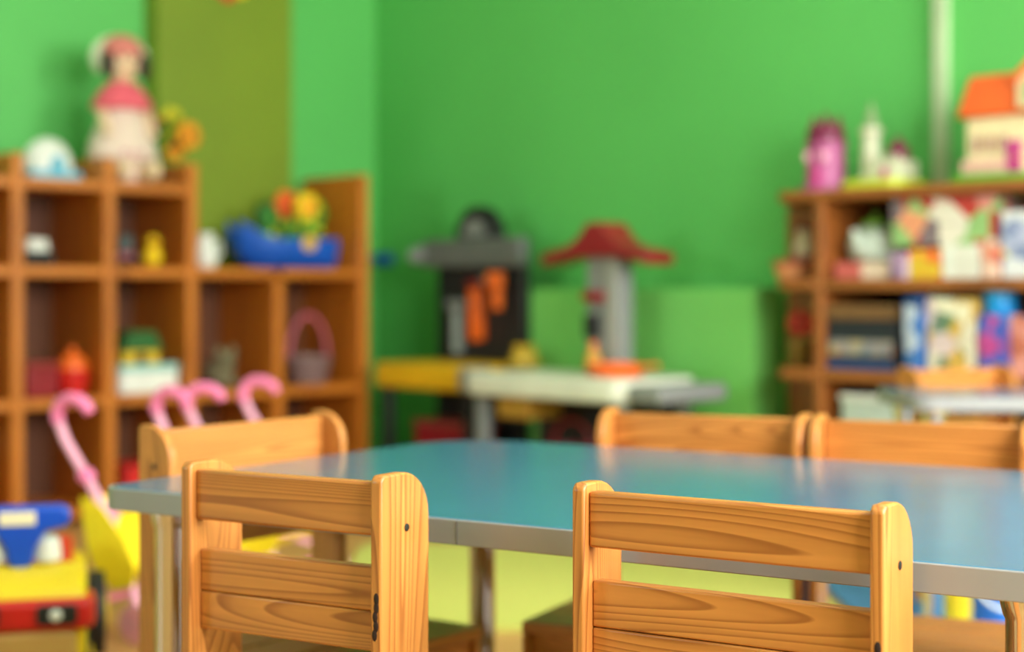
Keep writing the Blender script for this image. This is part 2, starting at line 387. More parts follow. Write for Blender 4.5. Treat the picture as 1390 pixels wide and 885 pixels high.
# ------------------------------------------------------------------ left shelf unit
def shelf_unit(name, label, org, ang, posts, boards, depth, tops, W, thick=.04, bt=.034, back=None):
    t = thing(name, label, 'shelf', (org[0], org[1], 0), ang)
    for (x, zt) in zip(posts, tops):
        Bx(x - thick / 2, x + thick / 2, 0, depth, 0, zt).build('upright', W['Z'], t, .004)
    for (i, z) in boards:
        Bx(posts[i] + thick / 2 + .0005, posts[i + 1] - thick / 2 - .0005, .006, depth - .012, z - bt, z).build('shelf_board', W['X'], t, .003)
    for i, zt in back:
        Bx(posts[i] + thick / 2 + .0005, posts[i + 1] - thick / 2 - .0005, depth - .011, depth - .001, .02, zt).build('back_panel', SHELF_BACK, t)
    return t
SP = [-.34, 0, .337, .665, 1.041, 1.442]
Z1, Z2, Z3, Z0 = 1.165, .872, .432, .06
bd = []
for i in range(5):
    for z in ((Z1, Z2, Z3, Z0) if i < 3 else (Z2, Z3, Z0)): bd.append((i, z))
shelf_unit('cubby_shelf', 'tall orange-brown wooden cubby shelf full of toys along the green wall', FS, RU, SP, bd, .38,
           [1.242, 1.242, 1.242, 1.242, Z2 - .035, 1.242], SHELF, back=[(0, Z1 - .034), (1, Z1 - .034), (2, Z1 - .034), (3, Z2 - .034), (4, Z2 - .034)])
def LP(px, dep, z):
    P0 = FS - V * dep; p = P0 + U * hit(px, P0, U); return (p.x, p.y, z)
def LT(name, label, cat, px, dep, z, rz=0, group=None): return thing(name, label, cat, LP(px, dep, z + .0012), RU + R(rz), group)

# --- things on top of the cubby shelf
t = LT('toy_igloo', 'white domed toy house with light blue base on top of the cubby shelf', 'toy', 64, .17, Z1); t.scale = (1.15, 1.1, 1.05)
MB().prism(rrect(-.085, .085, -.07, .07, .02), 'Z', 0, .03).build('base', SKY, t, .004)
MB().lathe([(.078, .03), (.076, .06), (.066, .095), (.048, .122), (.022, .138), (.003, .142)], seg=28, sx=1.0, sy=.85).build('dome', WHITE, t)
MB().prism([(-.02, .03), (.02, .03), (.02, .06), (.012, .075), (0, .08), (-.012, .075), (-.02, .06)], 'Y', -.073, -.05).build('doorway', SKY, t)

def make_doll():
    t = LT('rag_doll', 'large seated doll with pink bonnet, dark pigtails and pale dress on the cubby shelf', 'doll', 166, .15, Z1, -8)
    SKIN = mat('doll_skin', (226, 196, 160), .7); HAIR = mat('doll_hair', (52, 38, 32), .8, .3, 60)
    DRESS = mat('pale_dress_cloth', (222, 198, 184), .9, .06, 40); BON = mat('bonnet_cloth', (206, 120, 110), .9, .1, 40)
    SHAWL = mat('pink_shawl_cloth', (222, 92, 108), .9, .12, 40); FRILL = mat('frill_cloth', (206, 218, 184), .9)
    t.scale = (1.0, 1.0, 1)
    b = MB().ell((0, 0, .432), (.062, .06, .07)).ell((0, 0, .27), (.05, .042, .12)).tube([(0, 0, .33), (0, 0, .40)], .025)
    for s in (-1, 1):
        b.tube([(s * .045, 0, .33), (s * .085, -.01, .26), (s * .085, -.06, .19)], [.022, .02, .017]).ell((s * .084, -.07, .18), (.019, .02, .022))
        b.tube([(s * .035, -.02, .05), (s * .05, -.10, .035), (s * .055, -.15, .03)], [.032, .027, .024]).ell((s * .056, -.158, .045), (.022, .02, .035))
    b.ell((0, 0, .06), (.075, .06, .05)).ell((0, -.06, .425), (.01, .012, .01))
    body = b.build('body', SKIN, t, remesh=.007)
    MB().lathe([(.092, .006), (.098, .07), (.128, .09), (.118, .14), (.088, .21), (.06, .29), (.045, .34), (.02, .35)], seg=28, sy=.85).build('dress', DRESS, t)
    MB().lathe([(.108, .262), (.112, .272), (.09, .315), (.055, .355), (.03, .365)], seg=28, sy=.8).build('shawl', SHAWL, t)
    MB().ell((0, .004, .468), (.076, .066, .062)).build('bonnet', BON, t)
    MB().tube([(.092 * math.cos(a), .02, .445 + .07 * math.sin(a)) for a in [R(-40 + 260 * i / 24) for i in range(25)]], .017).build('bonnet_frill', FRILL, t)
    for s in (-1, 1):
        MB().ell((s * .066, -.035, .415), (.024, .02, .05)).build('pigtail', HAIR, t)
        MB().ell((s * .024, -.056, .442), (.007, .005, .009)).build('eye', BLACK, body)
    MB().ell((0, -.057, .402), (.012, .005, .005)).build('mouth', RED, body)
    bw = MB()
    for s in (-1, 1): bw.ell((s * .022, -.095, .10), (.024, .01, .018))
    bw.ell((0, -.1, .10), (.01, .01, .012)); bw.build('bow', MAGENTA, t)
    return t
make_doll()

def flower_pot():
    t = LT('flower_pot', 'white pot of yellow, orange and brown artificial flowers on the cubby shelf', 'flower pot', 174, .305, Z1)
    MB().lathe([(.035, 0), (.04, .005), (.05, .06), (.054, .065), (.054, .075), (.046, .076), (.044, .066)], seg=24).build('pot', WHITE, t)
    t.scale = (1, 1, 1.3)
    random.seed(5)
    cols = [('brown_flower', mat('brown_petal', (132, 60, 20), .7)), ('orange_flower', mat('orange_petal', (236, 150, 20), .7)), ('yellow_flower', mat('yellow_petal', (206, 190, 30), .7)), ('orange_flower', mat('orange_petal', (236, 150, 20), .7))]
    for i, (x, y, z) in enumerate(((.10, -.03, .165), (.22, -.05, .155), (.165, -.02, .195), (.19, .0, .125))):
        MB().tube([(x * .2, y * .2, .06), (x * .5, y * .6, .12), (x, y, z)], .004, 8).build('stem', LEAF, t)
        fl = MB()
        for k in range(7):
            a = R(360 * k / 7); fl.ell((x + .03 * math.cos(a), y - .01, z + .024 * math.sin(a)), (.021, .01, .017), 10, 6)
        o = fl.build('flower', cols[i][1], t); MB().ell((x, y - .016, z), (.012, .008, .012), 12, 8).build('flower_centre', KNOT, o)
    for k in range(14):
        a = R(k * 137); r0 = .05 + .02 * (k % 3); z = .11 + .012 * (k % 6)
        M = Matrix.Rotation(a, 3, 'Z') @ Matrix.Rotation(R(-35), 3, 'Y')
        MB().ell((.09 + r0 * math.cos(a), -.03 + .6 * r0 * math.sin(a), z + .012), (.042, .016, .004), 10, 6, M).build('leaf', DLEAF if k % 2 else LEAF, t)
flower_pot()

# --- row under the top
t = LT('toy_car', 'small toy van with white cabin and black base in the upper cubby', 'toy car', 50, .09, Z2)
MB().prism([(-.05, .02), (.05, .02), (.05, .045), (.042, .05), (-.05, .05)], 'Y', -.025, .025).build('chassis', BLACK, t, .003)
MB().prism([(-.046, .05), (.036, .05), (.026, .09), (-.04, .092)], 'Y', -.023, .023).build('cabin', WHITE, t, .005)
for (x, y) in ((-.03, -.027), (.03, -.027), (-.03, .027), (.03, .027)):
    MB().lathe([(.016, -.006), (.016, .006)], seg=16, M=Matrix.Translation((x, y, .016)) @ Matrix.Rotation(R(90), 4, 'X')).build('wheel', BLACK, t)
t = LT('toy_duck', 'yellow toy duck sitting in the upper cubby', 'toy duck', 206, .08, Z2, -20)
MB().ell((0, 0, .036), (.036, .042, .036)).ell((0, .035, .05), (.018, .022, .016)).ell((0, -.018, .088), (.026, .026, .026)).tube([(0, -.01, .05), (0, -.018, .08)], .02).build('body', YELLOW, t, remesh=.004)
MB().ell((0, -.045, .084), (.014, .014, .005)).build('beak', ORANGE, t)
for s in (-1, 1):
    MB().ell((s * .012, -.039, .094), (.004, .003, .005)).build('eye', BLACK, t)
t = LT('toy_tractor', 'dark green toy tractor with red chassis beside the yellow duck', 'toy tractor', 168, .17, Z2, 70)
Bx(-.05, .05, -.03, .03, .03, .055).build('chassis', DRED, t, .004); Bx(-.045, .01, -.026, .026, .055, .115).build('cabin', mat('dark_teal_plastic', (30, 52, 44), .5), t, .006)
Bx(.012, .05, -.02, .02, .055, .08).build('bonnet', DLEAF, t, .005)
for (x, y, r_) in ((-.03, -.035, .03), (-.03, .035, .03), (.035, -.035, .02), (.035, .035, .02)):
    MB().lathe([(r_ * .6, -.009), (r_, -.006), (r_, .006), (r_ * .6, .009)], seg=18, M=Matrix.Translation((x, y, r_)) @ Matrix.Rotation(R(90), 4, 'X')).build('wheel', BLACK, t)
# --- on the low half of the shelf
t = LT('toy_jug', 'small white toy jug at the inner end of the low shelf top', 'toy jug', 279, .08, Z2)
MB().lathe([(.03, 0), (.04, .01), (.044, .05), (.036, .085), (.028, .105), (.032, .125), (.027, .125), (.024, .10)], seg=24).build('body', WHITE, t)
MB().tube([(.034, 0, .095), (.06, 0, .095), (.066, 0, .06), (.042, 0, .03)], .005, 8).build('handle', WHITE, t)

def toy_boat():
    t = LT('toy_boat', 'big blue plastic toy boat on the low part of the cubby shelf', 'toy boat', 384, .19, Z2, -10)
    st = []; nseg = 13
    for i in range(nseg):
        s = i / (nseg - 1); x = -.205 + .40 * s
        wd = .115 * (math.sin(math.pi * min(1, .12 + s * .75)) ** .6) if s < .8 else .115 * (1 - (s - .8) * 1.2)
        wd = max(wd, .012); top = .115 + .07 * max(0, (.35 - s) / .35) ** 1.6 + .012 * max(0, s - .7)
        bot = .0 + .06 * max(0, (.22 - s) / .22) ** 2
        st.append((x, wd, bot, top))
    vs = []; ring = []
    for (x, wd, bo, tp) in st:
        sec = [(-wd, tp), (-wd * .97, tp - .04), (-wd * .75, bo + .02), (-wd * .45, bo), (wd * .45, bo), (wd * .75, bo + .02), (wd * .97, tp - .04), (wd, tp), (wd * .9, tp), (wd * .7, bo + .03), (-wd * .7, bo + .03), (-wd * .9, tp)]
        ring.append(len(vs)); vs += [(x, y, z) for (y, z) in sec]
    m = 12; fs = []
    for i in range(nseg - 1):
        for k in range(m): fs.append((i * m + k, i * m + (k + 1) % m, (i + 1) * m + (k + 1) % m, (i + 1) * m + k))
    fs += [tuple(reversed(range(m))), tuple((nseg - 1) * m + k for k in range(m))]
    h = MB().add(vs, fs).build('hull', BLUE, t)
    MB().lathe([(.03, -.008), (.03, .006), (.012, .008)], seg=20, M=Matrix.Translation((.055, -.114, .10)) @ Matrix.Rotation(R(90), 4, 'X')).build('badge', mat('ochre_plastic', (206, 160, 40), .4), t, label='round yellow badge')
    return t
toy_boat()
def toy_flower(label, px, dep, z, m, cm, hgt):
    t = LT('toy_flower', label, 'toy flower', px, dep, z)
    MB().tube([(0, 0, 0), (0, 0, hgt)], .012, 10).build('stem', LEAF, t)
    random.seed(int(px))
    for k in range(5):
        a = R(k * 72 + 15)
        M = Matrix.Rotation(a, 3, 'Z') @ Matrix.Rotation(R(-20), 3, 'Y')
        MB().ell((.02 * math.cos(a), .02 * math.sin(a), hgt * .7), (.02, .017, .017), 12, 8, M).build('leaf', LEAF if k % 2 else YLIME, t)
    h = MB()
    for k in range(6):
        a = R(60 * k); h.ell((.034 * math.cos(a), 0, hgt + .02 + .034 * math.sin(a)), (.026, .022, .026), 12, 8)
    o = h.build('petals', m, t); MB().ell((0, -.02, hgt + .02), (.022, .014, .022), 14, 8).build('flower_centre', cm, o)
toy_flower('chunky toy flower with orange-red petals standing in the blue boat', 389, .225, Z2 + .031, ORANGE, RED, .20)
toy_flower('chunky toy flower with yellow petals standing in the blue boat', 416, .145, Z2 + .031, YELLOW, ORANGE, .19)
toy_flower('low toy flower with green head standing in the blue boat', 426, .19, Z2 + .031, LEAF, DLEAF, .17)

toy_flower('low toy flower with dark green head near the bow of the blue boat', 362, .18, Z2 + .031, DLEAF, LEAF, .145)
# --- middle row
t = LT('toy_box', 'dark red lidded toy box in the middle cubby beside the orange lidded pot', 'toy box', 48, .11, Z3, 3)
Bx(-.06, .06, -.05, .05, 0, .10).build('body', DRED, t, .006); Bx(-.064, .064, -.054, .054, .1005, .12).build('lid', mat('brick_red_plastic', (150, 52, 44), .5), t, .006)
t = LT('toy_pot', 'round red toy pot with orange dome lid in the middle cubby', 'toy pot', 98, .09, Z3, 75)
MB().lathe([(.03, 0), (.042, .006), (.052, .05), (.054, .085), (.05, .09)], seg=24).build('pot', RED, t)
MB().lathe([(.053, .0905), (.05, .11), (.036, .135), (.016, .148), (.012, .155), (.014, .166), (.004, .17)], seg=24).build('lid', ORANGE, t)
for s in (-1, 1): MB().tube([(s * .05, 0, .075), (s * .072, 0, .075), (s * .072, 0, .055), (s * .05, 0, .055)], .005, 8).build('handle', RED, t)
t = LT('toy_tray', 'white toy crate with pale blue rim in the middle cubby', 'toy crate', 186, .13, Z3)
MB().prism(rrect(-.118, .118, -.09, .09, .02), 'Z', 0, .075).build('crate', WHITE, t, .004)
MB().prism(rrect(-.122, .122, -.095, .095, .022), 'Z', .0752, .10).build('rim', mat('pale_aqua_plastic', (150, 204, 196), .45), t, .004)
t = LT('toy_barn', 'toy barn with green roof and yellow wall standing on the white crate', 'toy house', 182, .13, Z3 + .1012)
Bx(-.07, .07, -.05, .05, 0, .045).build('wall', mat('ochre_yellow_plastic', (226, 180, 30), .5), t, .003)
MB().prism([(-.085, .045), (.085, .045), (.05, .115), (-.05, .115)], 'Y', -.06, .06).build('roof', DLEAF, t, .004)
Bx(-.02, .02, -.053, -.05, 0, .035).build('door', KNOT, t)
t = LT('plush_mouse', 'small grey-green plush mouse in the cubby beside the crate', 'plush toy', 297, .12, Z3)
PL = mat('grey_plush', (120, 112, 84), .95, .15, 80)
b = MB().ell((0, 0, .055), (.055, .065, .055)).ell((0, -.05, .10), (.036, .036, .034)).tube([(0, -.02, .06), (0, -.05, .1)], .03)
for s in (-1, 1): b.ell((s * .03, -.045, .137), (.018, .008, .02)).ell((s * .03, -.06, .015), (.016, .024, .014))
b.build('body', PL, t, remesh=.005)
MB().ell((0, -.088, .098), (.007, .006, .006)).build('nose', BLACK, t); MB().tube([(0, .06, .03), (.04, .09, .02), (.08, .08, .02)], .005, 8).build('tail', PINK, t)
for s in (-1, 1): MB().ell((s * .014, -.08, .112), (.004, .004, .004), 8, 6).build('eye', BLACK, t)
t = LT('toy_basket', 'grey toy basket with tall pink hoop handle in the corner cubby', 'toy basket', 418, .14, Z3)
MB().lathe([(.07, 0), (.075, .004), (.095, .09), (.1, .095), (.1, .105), (.09, .105), (.07, .01)], seg=28, sy=.8).build('basket', mat('mauve_grey_plastic', (136, 112, 110), .5), t)
MB().tube([(.093 * math.cos(R(180 * i / 16)), 0, .095 + .17 * math.sin(R(180 * i / 16))) for i in range(17)], .009, 10).build('handle', mat('dusty_pink_plastic', (196, 96, 116), .45), t)
# --- bottom row
for (lab, px, z, m, hx, hz, nm) in (('orange storage box lying in the bottom cubby', -72, Z0, mat('box_orange', (206, 112, 40), .6), .10, .075, 'storage_box'),
                                ('pink storage box stacked on the orange box', -72, Z0 + .0955, mat('box_pink', (206, 110, 120), .6), .09, .055, 'storage_box')):
    t = LT(nm, lab, 'box', px, .16, z); Bx(-hx, hx, -.08, .08, 0, hz).build('body', m, t, .006); Bx(-hx - .004, hx + .004, -.084, .084, hz + .0005, hz + .02).build('lid', m, t, .005)
t = LT('cushion', 'light grey cushion on top of the stacked boxes', 'cushion', -72, .16, Z0 + .172)
MB().ell((0, 0, .04), (.11, .085, .04)).build('pad', mat('light_grey_cloth', (184, 178, 170), .9), t); MB().tube([(.109 * math.cos(R(a)), .084 * math.sin(R(a)), .04) for a in range(0, 360, 12)], .004, 8, True).build('piping', GREY, t)
t = LT('storage_box', 'red storage box in the bottom cubby under the crate', 'box', 182, .14, Z0); Bx(-.09, .09, -.1, .1, 0, .10).build('body', RED, t, .006); Bx(-.093, .093, -.104, .104, .1005, .122).build('lid', RED, t, .006)

# ------------------------------------------------------------------ back wall: work bench, kitchen, green cabinet
def WP(px, off):                           # photo column on a line `off` metres in front of the back wall
    P0 = K - U * off; return hit(px, P0, V), off
def WT(name, label, cat, px, off, z=0, rz=0):
    P0 = K - U * off; p = P0 + V * hit(px, P0, V); return thing(name, label, cat, (p.x, p.y, z), RV + R(rz))
# low green cabinet
P0 = K - U * .16
s0, s1 = hit(716, P0, V), hit(1026, P0, V)
p = P0 + V * s0; L_ = s1 - s0
t = thing('low_cabinet', 'plain green low cabinet standing against the green wall', 'cabinet', (p.x, p.y, 0), RV)
CAB = mat('green_cabinet_paint', (122, 206, 102), .5, .04, 3)
Bx(0, L_, .012, .135, .05, .80).build('body', CAB, t, .003); Bx(.02, L_ - .02, .03, .13, 0, .0495).build('plinth', DGREY, t)
cut = hit(864, P0, V) - s0
for (x0, x1) in ((.004, cut - .003), (cut + .003, L_ - .004)):
    d_ = Bx(x0, x1, -.006, .0115, .056, .79).build('door', CAB, t, .003)
    Bx((x0 + x1) / 2 - .04, (x0 + x1) / 2 + .04, -.014, -.0065, .30, .312).build('handle', GREY, d_)
# tool bench
t = WT('toy_workbench', 'black and grey toy tool bench with yellow worktop in the corner', 'toy workbench', 652, .20)
YB = mat('bench_yellow', (224, 172, 20), .45)
wb = .245
Bx(-wb, wb, -.005, .03, .52, .99).build('tool_board', DGREY, t, .008)
Bx(-wb - .03, wb + .03, -.055, .0, .88, .99).build('header', mat('slate_grey_plastic', (98, 102, 100), .5), t, .012)
MB().tube([(-wb - .03, -.03, .935), (-wb - .07, -.05, .93), (-wb - .09, -.07, .92)], [.04, .035, .025], 12).build('lamp_arm', GREY, t)
MB().prism([(.115 * math.cos(R(a)), .99 + .125 * math.sin(R(a))) for a in range(0, 181, 12)], 'Y', -.03, .03).build('crest', BLACK, t, .008)
MB().prism([(.062 * math.cos(R(a)), 1.0 + .065 * math.sin(R(a))) for a in range(0, 181, 15)], 'Y', -.036, -.031).build('crest_badge', GREY, t)
Bx(-wb - .03, wb + .03, -.30, .03, .425, .52).build('worktop', YB, t, .015)
Bx(wb - .03, wb + .035, -.31, -.2, .43, .515).build('vice', GREY, t, .008)
for (x, y) in ((-wb, -.28), (wb - .04, -.28), (-wb, -.01), (wb - .04, -.01)): Bx(x, x + .04, y, y + .03, 0, .4245).build('leg', DGREY, t, .006)
Bx(-wb, wb, -.26, .0, .14, .16).build('lower_shelf', DGREY, t, .004); Bx(-wb + .04, wb - .04, -.002, .012, .165, .42).build('back_panel', BLACK, t)
def drill(x, z, m, parent):
    d = MB().box(x - .03, x + .03, -.07, -.02, z + .05, z + .095).box(x - .005, x + .03, -.066, -.024, z - .05, z + .05)
    o = d.build('toy_drill', m, parent, .008); MB().lathe([(.014, 0), (.006, .04), (.004, .06)], seg=12, M=Matrix.Translation((x - .03, -.045, z + .073)) @ Matrix.Rotation(R(-90), 4, 'Y')).build('drill_bit', GREY, o)
def hung(name, label, cat, builder):
    q = WT(name, label, cat, 652, .20); builder(q); return q
def b1(q):
    Bx(-.015, .04, -.055, -.006, .60, .80).build('handle', ORANGE, q, .01); Bx(-.028, .053, -.05, -.01, .8005, .83).build('head', DRED, q, .006)
hung('toy_saw', 'orange toy tool hanging on the black tool board', 'toy tool', b1)
def b2(q):
    Bx(.13, .20, -.1, -.056, .80, .86).build('body', ORANGE, q, .012); Bx(.16, .19, -.095, -.06, .72, .7995).build('grip', ORANGE, q, .006)
    MB().lathe([(.016, 0), (.012, .03), (.004, .05)], seg=12, M=Matrix.Translation((.13, -.078, .83)) @ Matrix.Rotation(R(-90), 4, 'Y')).build('chuck', GREY, q)
hung('toy_drill', 'orange toy drill hanging at the edge of the tool board', 'toy tool', b2)
def b3(q):
    Bx(-.11, -.085, -.05, -.006, .55, .72).build('handle', mat('pale_grey_plastic', (150, 160, 156), .5), q, .006); Bx(-.14, -.055, -.055, -.008, .7205, .755).build('head', GREY, q, .006)
hung('toy_hammer', 'grey toy hammer hanging on the black tool board', 'toy tool', b3)
t = WT('toy_helmet', 'yellow toy hard hat lying on the end of the tool bench', 'toy helmet', 712, .28, .5203)
MB().lathe([(.07, 0), (.07, .006), (.055, .012), (.052, .03), (.04, .055), (.018, .068), (.003, .07)], seg=24).build('shell', mat('mustard_plastic', (196, 160, 50), .5), t); Bx(-.008, .008, -.05, .05, .0605, .073).build('ridge', YB, t, .003)
t = WT('toy_crate', 'dark red toy crate on the lower shelf of the tool bench', 'toy crate', 618, .35, .1603)
Bx(-.14, .14, -.08, .08, 0, .12).build('crate', DRED, t, .006); Bx(-.145, .145, -.085, .085, .1205, .145).build('rim', mat('faded_red_plastic', (150, 60, 56), .5), t, .005)

# toy kitchen stand
t = WT('toy_kitchen', 'toy kitchen stand with grey tower, dark red peaked roof and white counter', 'toy kitchen', 824, .34)
GT = mat('stone_grey_plastic', (136, 138, 136), .5)
Bx(-.07, .08, -.03, .05, .51, .93).build('tower', GT, t, .01)
Bx(.03, .078, -.036, -.0305, .53, .90).build('tower_panel', mat('light_grey_plastic', (164, 164, 158), .5), t, .004)
Bx(-.065, .02, -.06, -.0305, .755, .79).build('tower_shelf', DRED, t, .004)
Bx(-.065, .0, -.05, -.0305, .63, .71).build('oven_window', DGREY, t, .004)
prof = [(x, z - .068) for x, z in [(-.245, .945), (-.245, .985), (-.11, 1.015), (-.06, 1.05), (-.03, 1.09), (.03, 1.09), (.06, 1.05), (.11, 1.015), (.245, .985), (.245, .945), (.10, .975), (-.10, .975)]]
MB().prism(prof, 'Y', -.075, .065).build('roof', DRED, t, .006)
ctr = MB().prism(rrect(-.40, .36, -.32, .07, .07), 'Z', .435, .51).build('counter', mat('counter_white', (224, 224, 208), .4), t, .012)
Bx(.362, .50, -.30, .03, .44, .495).build('side_board', GT, t, .012)
for (x, y) in ((-.36, -.28), (.28, -.28), (-.36, .02), (.28, .02)): Bx(x, x + .045, y, y + .04, 0, .4345).build('leg', GREY, t, .006)
Bx(-.31, .279, -.02, .03, .10, .42).build('back_panel', DGREY, t); Bx(-.34, .30, -.26, .0, .08, .0995).build('lower_shelf', GREY, t, .003)
Bx(-.25, -.10, -.28, -.12, .36, .4345).build('drawer', mat('drawer_amber', (170, 126, 40), .5), t, .006)
def on_counter(name, label, cat, dx, dy, z=.5103):
    o = thing(name, label, cat, t.matrix_basis @ Vector((dx, dy, z)) if False else (0, 0, 0), RV)
    base = Vector(t.location); o.location = (base.x + V.x * dx + U.x * dy, base.y + V.y * dx + U.y * dy, z); return o
q = on_counter('toy_pan', 'orange toy pan on the white toy kitchen counter', 'toy pan', .16, -.13)
MB().lathe([(.075, 0), (.085, .004), (.10, .035), (.102, .04), (.095, .04), (.08, .01)], seg=28).build('pan', ORANGE, q)
MB().tube([(.098, 0, .033), (.18, 0, .04)], .009, 10).build('handle', mat('pan_handle_orange', (228, 130, 50), .5), q)
q = on_counter('toy_bottle', 'yellow toy bottle on the white toy kitchen counter', 'toy bottle', .02, -.09)
MB().lathe([(.024, 0), (.027, .004), (.027, .06), (.012, .08), (.011, .092)], seg=20).build('bottle', mat('amber_plastic', (210, 150, 50), .4), q); MB().lathe([(.013, .0922), (.013, .108), (.01, .11)], seg=16).build('cap', ORANGE, q)
q = thing('toy_basket', 'red toy basket on the lower shelf of the toy kitchen', 'toy basket', (0, 0, 0), RV); base = Vector(t.location)
q.location = (base.x - V.x * .02 - U.x * .15, base.y - V.y * .02 - U.y * .15, .1)
MB().lathe([(.07, 0), (.075, .004), (.09, .16), (.094, .17), (.085, .17), (.068, .01)], seg=24).build('basket', DRED, q); MB().tube([(.09 * math.cos(R(180 * i / 14)), 0, .165 + .09 * math.sin(R(180 * i / 14))) for i in range(15)], .006, 8).build('handle', DRED, q)

# small blue hook board on the back wall beside the cubby shelf, paper flower high on the pilaster
P0 = K - U * .0; s_ = hit(524, P0, V); p = P0 + V * s_
t = thing('wall_hook', 'blue plastic coat hook on the green wall next to the cubby shelf', 'hook', (p.x, p.y, .90), RV)
Bx(-.06, .05, -.012, -.0005, 0, .05).build('plate', BLUE, t, .004); MB().tube([(-.005, -.012, .035), (-.005, -.04, .02), (-.005, -.06, .028), (-.005, -.065, .045)], .007, 8).build('peg', BLUE, t)
P0 = K + V * .092; dd = U; s_ = hit(308, P0, dd); p = P0 + dd * s_
t = thing('paper_flower', 'red and yellow paper flower decoration hung on the lime pilaster', 'decoration', (p.x, p.y, 1.935), RU)
cl = [RED, YELLOW, DLEAF, mat('salmon_paper', (220, 110, 80), .8), YELLOW, RED, DLEAF, ORANGE]
for k in range(8):
    a = R(45 * k - 90); MB().ell((.08 * math.cos(a), -.006, .11 + .08 * math.sin(a)), (.045, .005, .045), 16, 8).build('petal', cl[k], t)
MB().ell((0, -.012, .11), (.05, .007, .05), 16, 8).build('flower_centre', YELLOW, t)

# ------------------------------------------------------------------ brown shelf on the back wall
DEP = .35
FR = K - U * (DEP + .002)
def RS(px, dep=0): P = FR + U * dep; return hit(px, P, V)
rs0, rs1, rsE = RS(1046), RS(1104), 3.45
rsb = RS(1072, DEP)
T_, M_, L3, L4 = 1.095, .825, .553, .27
p = FR
t = thing('toy_shelf', 'brown wooden toy shelf with open end boards, dollhouse on its top', 'shelf', (p.x, p.y, 0), RV)
for x, zt in ((rs1, T_ - .0305), (rsE, T_ - .0305)): Bx(x, x + .03, .004, DEP, 0, zt).build('upright', DSHELF['Z'], t, .003)
def end_board(z, th, x1):
    poly = [(x1, 0.0), (x1, DEP), (rsb, DEP)] + [(rs0 + .06 - .06 * math.cos(R(a)), .06 - .06 * math.sin(R(a))) for a in range(0, 91, 15)]
    return MB().prism(poly, 'Z', z - th, z)
end_board(T_, .03, rsE + .05).build('top_board', DSHELF['X'], t, .004)
for z in (M_, L3, L4):
    end_board(z, .032, rs1 - .0005).build('end_board', DSHELF['X'], t, .003)
    Bx(rs1 + .0305, rsE - .0005, .004, DEP - .012, z - .032, z).build('shelf_board', DSHELF['X'], t, .003)
Bx(rs1 + .0305, rsE - .0005, .004, DEP - .012, .03, .06).build('shelf_board', DSHELF['X'], t, .003)
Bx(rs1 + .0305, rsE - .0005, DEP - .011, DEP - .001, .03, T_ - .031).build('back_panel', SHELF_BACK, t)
for (za, zb) in ((M_ + .0005, T_ - .031), (L3 + .0005, M_ - .033), (L4 + .0005, L3 - .033), (0, L4 - .033)): Bx(rsb, rs1 - .0005, DEP - .014, DEP - .001, za, zb).build('end_back', DSHELF['Z'], t)
def RT(name, label, cat, px, dep, z, rz=0, group=None):
    P = FR + U * dep; q = P + V * hit(px, P, V); return thing(name, label, cat, (q.x, q.y, z), RV + R(rz), group)
e_ = .0005
# top: pink tower
t = RT('toy_tower', 'round pink toy tower with dark purple pointed crown on the brown shelf', 'toy tower', 1121, .14, T_ + e_)
MB().lathe([(.082, 0), (.082, .015), (.062, .018), (.058, .14), (.064, .145), (.064, .155)], seg=28).build('tower', mat('tower_pink', (178, 84, 138), .4), t)
MB().lathe([(.058, .1555), (.06, .17), (.058, .19), (.046, .208), (.02, .218)], seg=28).build('dome', PURPLE, t)
for k in range(6):
    a = R(60 * k + 10); MB().lathe([(.013, 0), (.009, .02), (.001, .04)], (.042 * math.cos(a), .042 * math.sin(a), .198), 10).build('crown_point', PURPLE, t)
MB().lathe([(.012, .2185), (.01, .235), (.001, .252)], seg=12).build('finial', PURPLE, t)
Bx(-.022, .022, -.067, -.05, .018, .08).build('door', MAGENTA, t, .006)
for s in (-1, 1): Bx(s * .03 - .008, s * .03 + .008, -.062, -.04, .095, .125).build('window', PALEPINK, t, .003)
# castle on lime base
t = RT('toy_castle', 'white toy castle with slim tower on a yellow-green base on the brown shelf', 'toy castle', 1200, .15, T_ + e_)
MB().prism(rrect(-.105, .105, -.10, .09, .04), 'Z', 0, .028).build('base', YLIME, t, .006)
CW = mat('castle_white', (214, 214, 186), .5)
MB().lathe([(.04, .028), (.03, .05), (.026, .17), (.034, .175), (.034, .19)], (-.045, 0, 0), 20).build('tower', CW, t)
MB().lathe([(.024, .1905), (.022, .205), (.003, .27)], (-.045, 0, 0), 18).build('spire', mat('sage_plastic', (132, 156, 110), .5), t)
Bx(-.02, .09, -.05, .05, .0285, .085).build('keep', CW, t, .006)
MB().lathe([(.036, .0855), (.036, .1), (.03, .125), (.014, .142), (.002, .16)], (.05, 0, 0), 20).build('dome', PURPLE, t)
MB().prism([(-.012, .029), (.012, .029), (.012, .055), (0, .068), (-.012, .055)], 'Y', -.055, -.0505, Matrix.Translation((.035, 0, 0))).build('gate', MAGENTA, t)
for k in range(4): Bx(-.02 + k * .03, -.005 + k * .03, -.05, -.042, .0855, .10).build('battlement', CW, t)
